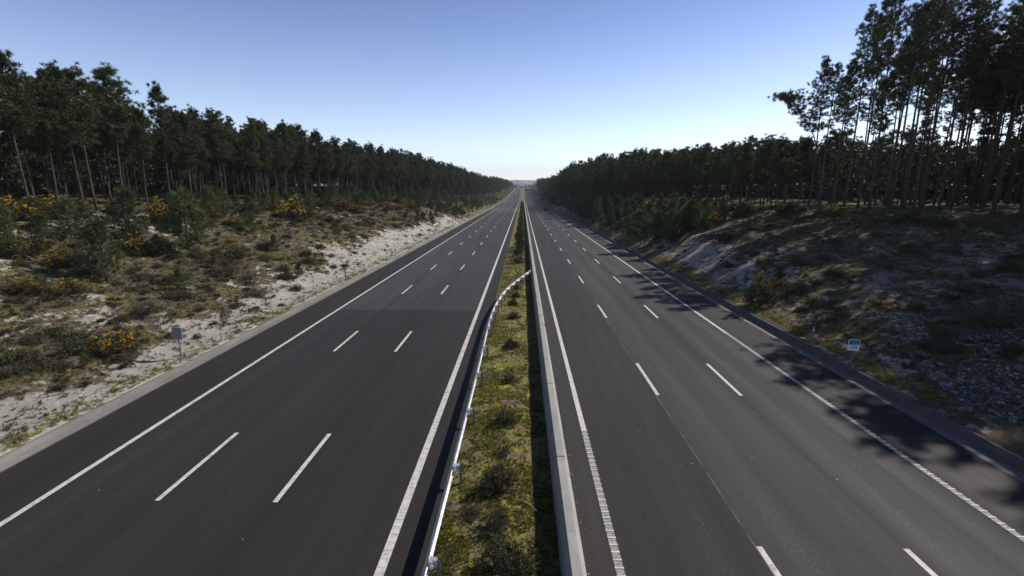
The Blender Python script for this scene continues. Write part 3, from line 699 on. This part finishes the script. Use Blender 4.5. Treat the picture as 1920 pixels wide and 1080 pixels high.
while y < 905:
    st = 4.2 if y < 420 else 6.5
    for k in range(9):
        x = XFR(y) + k * 5 + rd.uniform(-2, 2); det = MID if ((y < 380 and k < 3) or (y < 800 and k < 2)) else FAR if k < 4 else BACK; s = HR(y) / (15 if det is MID else 16) * rd.uniform(.70, 1.17)
        it.append((det, x, y + rd.uniform(-2, 2), s, s * 1.1))
    y += st
for y in np.arange(14, 76, 5):
    for k in range(8):
        if 100 + k * 5 < 1.5 * y + 60: it.append((BACK, 98 + k * 5 + rd.uniform(-2, 2), y + rd.uniform(-2, 2), rd.uniform(.7, .95), 1.2))
wood('right_wood', it, 'dark pine wood running along the right side into the distance')
it = []
for k in range(420):
    x = rd.uniform(-160, 160); y = rd.uniform(1700, 2300); s = rd.uniform(.9, 1.4); it.append((FAR, x, y, s * 1.1, s * 1.5))
wood('distant_wood', it, 'low band of trees crossing behind the far crest of the road')

# young pines
def young_data(seed, Ht, n=9):
    r = np.random.default_rng(seed); mb = MB(); ph = r.uniform(0, 6.28)
    mb.tube([(0, 0, -.2), (.05 * math.cos(ph), .05 * math.sin(ph), Ht * .5), (0, 0, Ht * .95)], [.05, .03, .01], 5)
    C = []; O = []
    for w in range(n):
        f = w / n; z = Ht * (.10 + .86 * f); rad = Ht * .30 * (1 - f) ** .8 * (1 if f > .12 else .75) + .08
        for b in range(6):
            az = r.uniform(0, 6.28); ln = rad * r.uniform(.7, 1.25); d = np.array([math.cos(az), math.sin(az), .55])
            mb.tube([(0, 0, z), np.array([0, 0, z]) + d * ln], [.012, .005], 3, cap=False)
            for q in (.4, .7, 1.0): C.append(np.array([0, 0, z]) + d * ln * q + r.normal(size=3) * .06); O.append(d * .8)
    for q in range(4): C.append(np.array([0, 0, Ht * (.9 + .03 * q)])); O.append(np.array([0, 0, 1.5]))
    V, Fb = blades(np.array(C), 15, .09 * Ht + .04, .022 + .006 * Ht, (0, 0, .5), r, np.array(O))
    return mesh('trunk', np.array(mb.v), mb.f, M['bark']), mesh('crown', V, Fb, M['needle_young'])
YP = [young_data(700 + i, 3.0 + .3 * (i % 3), 9 + i % 3) for i in range(6)]
def young(x, y, h, label, group='young pines on the banks'):
    tm, cm = rd.choice(YP); s = h / 3.3
    return place('young_pine', tm, cm, (x, y, zt(x, y) - .05), rd.uniform(0, 6.28), (s * rd.uniform(.9, 1.25),) * 2 + (s,), label, 'young pine', group)
for px, py, hp, lab in ((200, 528, 118, 'young pine standing alone among gorse on the left bank, the one nearest us'), (358, 482, 112, 'slender young pine on the left bank below the orange gorse'),
                        (246, 445, 100, 'young pine just below the left wood, by a sandy patch'), (296, 482, 42, 'small bushy young pine between two taller ones on the left bank'),
                        (340, 545, 48, 'knee-high young pine on the brown heath of the left bank'), (474, 438, 40, 'small young pine right of the moss patch on the left bank'),
                        (562, 520, 28, 'tiny pine on the white sand slope of the left bank'), (446, 574, 20, 'very small pine seedling on sand near the left gutter'),
                        (405, 505, 32, 'low young pine on heath half way up the left bank'), (160, 690, 34, 'small green pine seedling near the bright yellow gorse'),
                        (515, 470, 28, 'small young pine above the white sand slope on the left bank'), (630, 440, 26, 'small young pine on the far left bank above white sand'),
                        (1306, 392, 26, 'young pine standing alone above the gorse on the right bank'), (1200, 462, 66, 'young pine at the near end of the thicket on the right bank')):
    p = hit(px, py); d = p.y * cR + (H - p.z) * sR; young(p.x, p.y, hp * d / FPX / cR, lab)
for k in range(106):
    y = 34 + k * 1.9 + rd.uniform(-1, 1); x = -(XFL(y) - rd.uniform(1.5, 7)); young(x, y, rd.uniform(1.8, 4.2), 'young pine along the foot of the left wood, ' + ('near the left edge of the picture' if y < 75 else 'farther along the road'), 'young pines along the left wood')
for k in range(96):
    y = 67 + 110 * rd.random() ** 1.25; x = 18.9 + rd.uniform(0, 8.5) + (1.8 if y < 75 else 0); young(x, y, rd.uniform(2.4, 4.6), 'young pine in the dense green thicket between the right kerb and the wood', 'young pines of the right thicket')
for k in range(80):
    y = 105 + 210 * rd.random(); x = -(22 + rd.uniform(0, 12)); young(x, y, rd.uniform(1.2, 3.4), 'young pine on the far part of the left bank', 'young pines on the far left bank')

it = []
for k in range(1500):
    y = 150 + 1250 * rd.random() ** 1.6; sg = -1 if rd.random() < .5 else 1; x = sg * rd.uniform(20.3 if sg < 0 else 18.8, 32)
    s = rd.uniform(.07, .24); it.append((FAR if rd.random() < .3 else BACK, x, y, s, s * rd.uniform(1.0, 1.6)))
for k in range(260):
    y = 68 + 110 * rd.random(); x = rd.uniform(18.8, 29); s = rd.uniform(.06, .13); it.append((BACK, x, y, s, s * 1.3))
so = wood('roadside_scrub', it, 'mixed green scrub covering the distant banks on both sides'); so['category'] = 'scrub'
so.data.materials[1] = M['needle_young']
# gorse, heather, low shrubs
def bush_data(seed, rad, hh, nC, K, L, Wd, flowers=0, stems=True, hollow=.35):
    r = np.random.default_rng(seed); u = unit(r.normal(size=(nC, 3))); u[:, 2] = np.abs(u[:, 2])
    lob = 1 + .28 * np.sin(3 * np.arctan2(u[:, 1], u[:, 0]) + seed) + .2 * r.normal(size=nC)
    q = r.uniform(hollow, 1, nC) ** .6
    C = u * np.array([rad, rad, hh]) * (q * lob)[:, None] + np.array([0, 0, .08])
    V, Fb = blades(C, K, L, Wd, (0, 0, .5), r, u * .7)
    out = [V, Fb]
    if flowers:
        top = C[(u[:, 2] > .30) & (q > .78)]; patch = np.sin(top[:, 0] * 3.1 + seed) + np.cos(top[:, 1] * 2.7 + seed * 1.7)
        top = top[patch > -.5]; top = top[r.permutation(len(top))[:flowers]]
        top = (top[:, None, :] + r.normal(size=(len(top), 3, 3)) * np.array([.07, .07, .06])).reshape(-1, 3)
        FV, FF = blades(top + np.array([0, 0, L * .6]), 12, .065, .035, (0, 0, .9), r); out += [FV, FF]
    mb = MB()
    for k in range(14):
        a = r.uniform(0, 6.28); e = np.array([math.cos(a) * rad * .7, math.sin(a) * rad * .7, hh * r.uniform(.4, .85)])
        mb.tube([(0, 0, -.1), e * np.array([.35, .35, .5]), e], [.022, .014, .005], 3, cap=False)
    return mb, out
GO = []
for i in range(5):
    mb, o_ = bush_data(800 + i, .95, 1.05, 330, 14, .20, .030, 55)
    nb = len(o_[1]); mi = (RNG.random(nb) < .35).astype(int)
    GO.append((mesh('stems', np.array(mb.v), mb.f, M['bark']), mesh('foliage', o_[0], o_[1], [M['gorse'], M['gorse_brown']], mi), mesh('flowers', o_[2], o_[3], M['flower'])))
HE = []
for i in range(5):
    mb, o_ = bush_data(850 + i, .55, .42, 150, 12, .15, .02); mi = RNG.integers(0, 3, len(o_[1])) // 2
    HE.append((mesh('stems', np.array(mb.v), mb.f, M['bark']), mesh('foliage', o_[0], o_[1], [M['heather'], M['scrub']], mi)))
SH = []
for i in range(4):
    mb, o_ = bush_data(880 + i, .6, .5, 190, 12, .16, .024); mi = (RNG.random(len(o_[1])) < .25).astype(int)
    SH.append((mesh('stems', np.array(mb.v), mb.f, M['bark']), mesh('foliage', o_[0], o_[1], [M['scrub'], M['heather']], mi)))
def gorse(x, y, w, h, label, group=None, z=None):
    a, b, c = rd.choice(GO); return place('gorse_bush', a, b, (x, y, zt(x, y) - .05), rd.uniform(0, 6.28), (w / 1.9, w / 1.9, h / 1.15), label, 'gorse bush', group, 'stems', 'foliage', ('flowers', c))
GL = [(55, 415, 150, 42, 'broad brown gorse bush with yellow top just below the left wood, at the picture edge'), (45, 482, 92, 48, 'large gorse with thin yellow flowers on the sandy ridge, at the left picture edge'),
      (118, 500, 60, 34, 'low dark gorse beside a larger one on the sandy ridge'), (308, 420, 62, 44, 'orange-flowered gorse below the left wood, left of a slender young pine'),
      (390, 412, 46, 30, 'gorse with an orange crown right of the slender young pine'), (440, 425, 34, 18, 'small bright gorse on the moss of the left bank'),
      (248, 478, 56, 38, 'rusty gorse just right of the lone young pine'), (55, 552, 76, 34, 'dark green gorse with few flowers above the moss slope'),
      (132, 553, 64, 30, 'green gorse with one bright yellow tip on the left bank'), (222, 668, 82, 46, 'bright yellow gorse nearest the road, left of the grey-backed sign'),
      (560, 412, 74, 36, 'wide yellow gorse in the middle of the left bank'), (500, 385, 46, 20, 'yellow gorse directly under the left wood'),
      (640, 392, 40, 20, 'brown gorse right of the wide yellow one'), (722, 378, 30, 13, 'distant gorse with a yellow strip under the left wood'), (745, 380, 26, 12, 'farthest yellow gorse of a pair under the left wood'),
      (772, 392, 24, 12, 'rusty gorse on the distant left bank'), (868, 402, 16, 9, 'small orange gorse near the far left gutter'), (850, 396, 16, 9, 'small rusty gorse near the far left gutter'),
      (130, 395, 90, 26, 'gorse with scattered yellow in shade under the left wood'), (470, 398, 40, 20, 'gorse beside the moss clearing under the left wood'),
      (1425, 572, 62, 62, 'tall gorse with yellow crown beside the right kerb, standing alone'), (1250, 440, 50, 34, 'yellow gorse at the end of the right thicket'), (1290, 432, 40, 24, 'brown gorse next to a yellow one by the right thicket'),
      (1336, 425, 40, 26, 'round yellow gorse on the right bank in a lit patch'), (1302, 400, 30, 16, 'small yellow gorse high on the right bank'), (1478, 400, 54, 18, 'yellow gorse at the edge of the right wood, left of the leaning pine'),
      (1560, 404, 46, 18, 'shaded yellow gorse at the foot of the leaning pine'), (1545, 488, 26, 14, 'small shaded gorse in the middle of the right bank'), (1400, 402, 44, 18, 'olive gorse high on the right bank')]
for px, py, wp, hp, lab in GL:
    p = hit(px, py); d = p.y * cR + (H - p.z) * sR; k = d / FPX; gorse(p.x, p.y, min(wp * k * .85, 5), max(.4, hp * k * .85), lab)
for k in range(26):
    y = 40 + 150 * rd.random(); x = -(XFL(y) - rd.uniform(4, 12)); gorse(x, y, rd.uniform(1.4, 3.2), rd.uniform(.7, 1.5), 'gorse bush scattered among the young pines of the left bank', 'gorse among the young pines')
for k in range(8):
    y = rd.uniform(70, 130); x = rd.uniform(22, 33); gorse(x, y, rd.uniform(1.2, 2.4), rd.uniform(.8, 1.3), 'gorse bush among the thicket of the right bank', 'gorse in the right thicket')
nh = 0
for k in range(4000):
    if nh >= 290: break
    u_ = rd.random(); y = 15 + 95 * u_ ** 1.3; sgn = -1 if rd.random() < .62 else 1
    a = rd.uniform(20.2, 43); x = sgn * a
    if abs(x) / (y * .98 + 1.5) > 1.12: continue
    v = veg(x, y)
    if rd.random() > max(.22, v): continue
    z = zt(x, y) - .04; w = rd.uniform(.45, 1.35) * (1 if rd.random() < .85 else 1.6); t_ = rd.random() < .6
    tm, cm = rd.choice(HE if t_ else SH); nh += 1
    side = 'left' if sgn < 0 else 'right'
    place('heather_tuft' if t_ else 'low_shrub', tm, cm, (x, y, z), rd.uniform(0, 6.28), (w, w, w * rd.uniform(.7, 1.05)), ('brownish heather tuft' if t_ else 'low green shrub') + ' growing on the %s bank ' % side + ('close to the road' if a < 26 else 'half way up' if a < 34 else 'near the wood'), 'heather' if t_ else 'shrub', ('heather tufts' if t_ else 'low shrubs') + ' on the %s bank' % side, 'stems', 'foliage')
# the many smaller mounds between them
def mounds(name, n, fn, mats, label, cat, seed):
    r = np.random.default_rng(seed); Cs = []; Os = []; Mi = []
    for k in range(n):
        x, y, w = fn(); nb = 20; u = unit(r.normal(size=(nb, 3))); u[:, 2] = np.abs(u[:, 2]); m_ = r.choice(len(mats), p=[.5, .32, .18] if len(mats) == 3 else None)
        Cs.append(u * np.array([w, w, w * .62]) * r.uniform(.35, 1.1, (nb, 1)) + np.array([x, y, zt(x, y)])); Os.append(u * .8); Mi += [m_] * (nb * 11)
    V, Fb = blades(np.concatenate(Cs), 11, .17, .032, (0, 0, .5), r, np.concatenate(Os))
    o = obj(name, V, Fb, mats, Mi, kind='stuff'); o['label'] = label; o['category'] = cat
def mound_spot():
    while True:
        y = 20 + 165 * rd.random() ** 1.25; sg = -1 if rd.random() < .7 else 1; a = rd.uniform(19.6, XFL(y) if sg < 0 else XFR(y) + 3); x = sg * a
        if abs(x) / (y * .98 + 1.5) > 1.12 or rd.random() > max(.20, veg(x, y) + .15 * (y > 60)): continue
        return x, y, rd.uniform(.14, .42) * (1 + y / 150)
mounds('small_heath_plants', 2300, mound_spot, [M['heather'], M['scrub'], M['needle_young']], 'countless small mounds of heather and green scrub dotting both banks', 'ground cover', 77)
# median shrubs: near ones one by one, far ones a row
for px, py, w, h, grey in ((935, 925, .95, .75, 1), (930, 1003, .75, .55, 1), (950, 1075, 1.1, .6, 0), (948, 800, .8, .5, 0), (960, 655, .8, .42, 0), (965, 600, .7, .4, 0), (957, 720, .7, .35, 1), (963, 575, .6, .45, 0), (945, 860, .5, .3, 1), (888, 975, .5, .3, 1), (968, 560, .7, .4, 0), (970, 545, .6, .4, 0)):
    d = 8465 / (py - 360); y = (d - 1.84) / .98; x = (px - 980) * d / FPX
    tm, cm = rd.choice(HE if grey else SH)
    lab = {925: 'wispy brown shrub in the near median, beside bright moss', 1003: 'dark twiggy shrub in the near median above a fallen stick', 1075: 'grey-green shrub in the median at the bottom of the picture', 800: 'round dark shrub in the median beside the steel guardrail', 655: 'dark round shrub in the median where the guardrail starts to curve', 600: 'shrub in the median inside the bend of the guardrail', 720: 'low grey shrub in the median among pale litter', 575: 'small shrub in the median under the curving guardrail', 860: 'tiny dry shrub in the middle of the median', 975: 'tiny reddish shrub next to the guardrail', 560: 'green shrub in the median below the guardrail end', 545: 'small green shrub in the median just below the guardrail end'}[py]
    place('median_shrub', tm, cm, (x, y, zm(x, y) - .03), rd.uniform(0, 6.28), (w, w, h * 1.9), lab, 'shrub', None, 'stems', 'foliage')
y = 62
k = 0
while y < 420:
    x = -.55 + rd.uniform(-.2, .2); w = rd.uniform(.9, 1.3)
    tm, cm = rd.choice(SH if rd.random() < .5 else HE)
    place('median_shrub', tm, cm, (x, y, zm(x, y) - .03), rd.uniform(0, 6.28), (w, w * 1.3, rd.uniform(1.9, 2.9)), 'dark rounded shrub in the row along the far median', 'shrub', 'shrubs in a row along the far median', 'stems', 'foliage')
    y += rd.uniform(4.5, 7.5) * (1 if y < 150 else 1.4); k += 1

# uncountable ground cover, stones, litter
def cover(name, pts, K, L, Wd, mats, probs, label, cat, seed):
    r = np.random.default_rng(seed); P = np.array(pts); V, Fb = blades(P, K, L, Wd, (0, 0, .9), r)
    mi = np.repeat(r.choice(len(mats), size=len(P), p=probs), K)
    o = obj(name, V, Fb, mats, mi, kind='stuff'); o['label'] = label; o['category'] = cat
pts = []
while len(pts) < 42000:
    y = 12 + 110 * rd.random() ** 1.5; a = rd.uniform(18.9, 46); x = a * (-1 if rd.random() < .65 else 1)
    if x > 0 and a < 17.6: continue
    if abs(x) / (y * .98 + 1.5) > 1.14: continue
    v = veg(x, y) + .5 * N2(x, y, 1.6, 40)
    if v < .45 and rd.random() > .26: continue
    z = zt(x, y)
    for k in range(1 + int(rd.random() * 3)): pts.append((x + rd.gauss(0, .12), y + rd.gauss(0, .12), z))
cover('heath_cover', pts, 16, .17, .022, [M['scrub'], M['heather'], M['dry'], M['moss']], [.24, .42, .16, .18], 'low heath plants, moss and dry grass covering both banks', 'ground cover', 5)
pts = []
for k in range(5200):
    y = 20 + 130 * rd.random() ** 1.4; x = 17.75 + abs(rd.gauss(0, .45)); pts.append((x, y, zt(x, y)))
for k in range(2600):
    y = 12 + 120 * rd.random() ** 1.4; x = -18.6 - abs(rd.gauss(0, .5)); pts.append((x, y, zt(x, y)))
cover('verge_grass', pts, 12, .14, .02, [M['moss'], M['scrub'], M['dry']], [.45, .3, .25], 'thin green and dry grass along the kerb and the gutter', 'grass', 6)
pts = []
while len(pts) < 30000:
    y = 8 + 75 * rd.random() ** 1.9; x = rd.uniform(-2.25, .98); n_ = N2(x, y, .8, 60) + .6 * N2(x, y, 2.4, 70)
    if n_ < -.08 and rd.random() > .2: continue
    pts.append((x, y, zm(x, y)))
cover('median_grass', pts, 12, .075, .016, [M['moss'], M['scrub'], M['dry'], M['heather']], [.56, .2, .14, .10], 'mossy yellow-green grass covering the median strip', 'grass', 8)
# stones
ico = [(0, 0, -1), (.72, .53, -.45), (-.28, .85, -.45), (-.89, 0, -.45), (-.28, -.85, -.45), (.72, -.53, -.45), (.28, .85, .45), (-.72, .53, .45), (-.72, -.53, .45), (.28, -.85, .45), (.89, 0, .45), (0, 0, 1)]
icf = [(1, 0, 2), (2, 0, 3), (3, 0, 4), (4, 0, 5), (5, 0, 1), (1, 2, 6), (2, 3, 7), (3, 4, 8), (4, 5, 9), (5, 1, 10), (1, 6, 10), (2, 7, 6), (3, 8, 7), (4, 9, 8), (5, 10, 9), (6, 7, 11), (7, 8, 11), (8, 9, 11), (9, 10, 11), (10, 6, 11)]
ico = np.array(ico); icf = np.array(icf)
Vs = []; Fs = []; n_ = 0
def stone(x, y, z, s):
    global n_
    v = ico * (1 + RNG.normal(size=(12, 1)) * .2) * np.array([s * rd.uniform(.7, 1.3), s * rd.uniform(.7, 1.3), s * .6])
    a = rd.uniform(0, 6.28); R = np.array([[math.cos(a), -math.sin(a), 0], [math.sin(a), math.cos(a), 0], [0, 0, 1]])
    Vs.append(v @ R.T + np.array([x, y, z])); Fs.append(icf + n_ * 12); n_ += 1
k = 0
while k < 9000:
    y = rd.uniform(11, 31); x = rd.uniform(18.8, 31)
    if x / (y * .98 + 1.5) > 1.15 or x < 19 + max(0, (y - 20)) * .30: continue
    if N2(x, y, .35, 80) < -.12 - .25 * (26 - y) / 10: continue
    stone(x, y, zt(x, y) + .01, .016 + .085 * rd.random() ** 2.5); k += 1
o = obj('stones', np.concatenate(Vs), np.concatenate(Fs), M['stone'], kind='stuff'); o['label'] = 'pale broken stones spread over the shaded right bank'; o['category'] = 'stones'
Vs = []; Fs = []; n_ = 0
for k in range(900):
    y = 12 + 60 * rd.random() ** 1.5; x = -rd.uniform(19.1, 30); stone(x, y, zt(x, y), rd.uniform(.015, .05))
for k in range(700):
    y = 8 + 40 * rd.random() ** 1.5; x = rd.uniform(-2.2, .95); stone(x, y, zm(x, y) + .02, rd.uniform(.01, .03))
for k in range(260):
    y = 8 + 50 * rd.random() ** 1.5; x = 1.66 + abs(rd.gauss(0, .06)); stone(x, y, .012, rd.uniform(.01, .03))
o = obj('pebbles', np.concatenate(Vs), np.concatenate(Fs), M['stone'], kind='stuff'); o['label'] = 'scattered small pale pebbles on the sand and in the median'; o['category'] = 'pebbles'
# fallen sticks
for (xa, ya, xb, yb, lab) in ((-.55, 10.4, -.42, 10.9, 'short bare stick lying in the near median below the twiggy shrub'), (-.1, 12.9, .55, 12.2, 'fallen stick lying in the shade beside the concrete barrier'), (-.75, 13.2, -.2, 13.35, 'pale twig lying across the moss in the median')):
    mb = MB(); c = ((xa + xb) / 2, (ya + yb) / 2); z = zm(*c) + .06
    mb.tube([(xa - c[0], ya - c[1], 0), (.04, .03, .02), (xb - c[0], yb - c[1], .01)], [.012, .014, .008], 6); mb.tube([(.04, .03, .02), (.16, .10, .05)], [.008, .004], 5)
    o = mb.obj('fallen_stick', M['twig'], label=lab, cat='stick'); o.location = (c[0], c[1], z)

# ------------------------------------------------------------------ air and smoke
def volume(name, density, col, aniso=0.0, emit=None):
    m = bpy.data.materials.new(name); m.use_nodes = True; t = m.node_tree; t.nodes.remove(t.nodes['Principled BSDF'])
    v = t.nodes.new('ShaderNodeVolumePrincipled'); v.inputs['Density'].default_value = density; v.inputs['Color'].default_value = (*col, 1)
    v.inputs['Anisotropy'].default_value = aniso; t.links.new(v.outputs[0], t.nodes['Material Output'].inputs['Volume']); return m
mb = MB(); mb.box(-8500, 8500, -60, 9100, -4, 420)
mb.obj('haze', volume('haze', 0.00012, (.78, .88, 1.0)), kind='stuff')
mb = MB(); r_ = np.random.default_rng(4); V = []
rings = 16
for i in range(rings):
    f = i / (rings - 1); cx = 92 - 75 * f + 8 * math.sin(5 * f); cz = 52 + 42 * f; rr = (7 + 22 * f) * math.sin(math.pi * min(.97, f + .03)) ** .4
    for k in range(14):
        a = 2 * math.pi * k / 14; q = rr * (1 + .3 * r_.normal()); V.append((cx + q * math.cos(a), 3900 + q * math.sin(a), cz + .25 * q * math.sin(a * 2)))
F = [(i * 14 + k, i * 14 + (k + 1) % 14, (i + 1) * 14 + (k + 1) % 14, (i + 1) * 14 + k) for i in range(rings - 1) for k in range(14)] + [tuple(range(13, -1, -1)), tuple((rings - 1) * 14 + k for k in range(14))]
mb.add(V, F); o = mb.obj('smoke', volume('smoke', 0.05, (.95, .96, 1)), kind='stuff'); o['label'] = 'thin white plume of smoke rising before the far hills'; o['category'] = 'smoke'
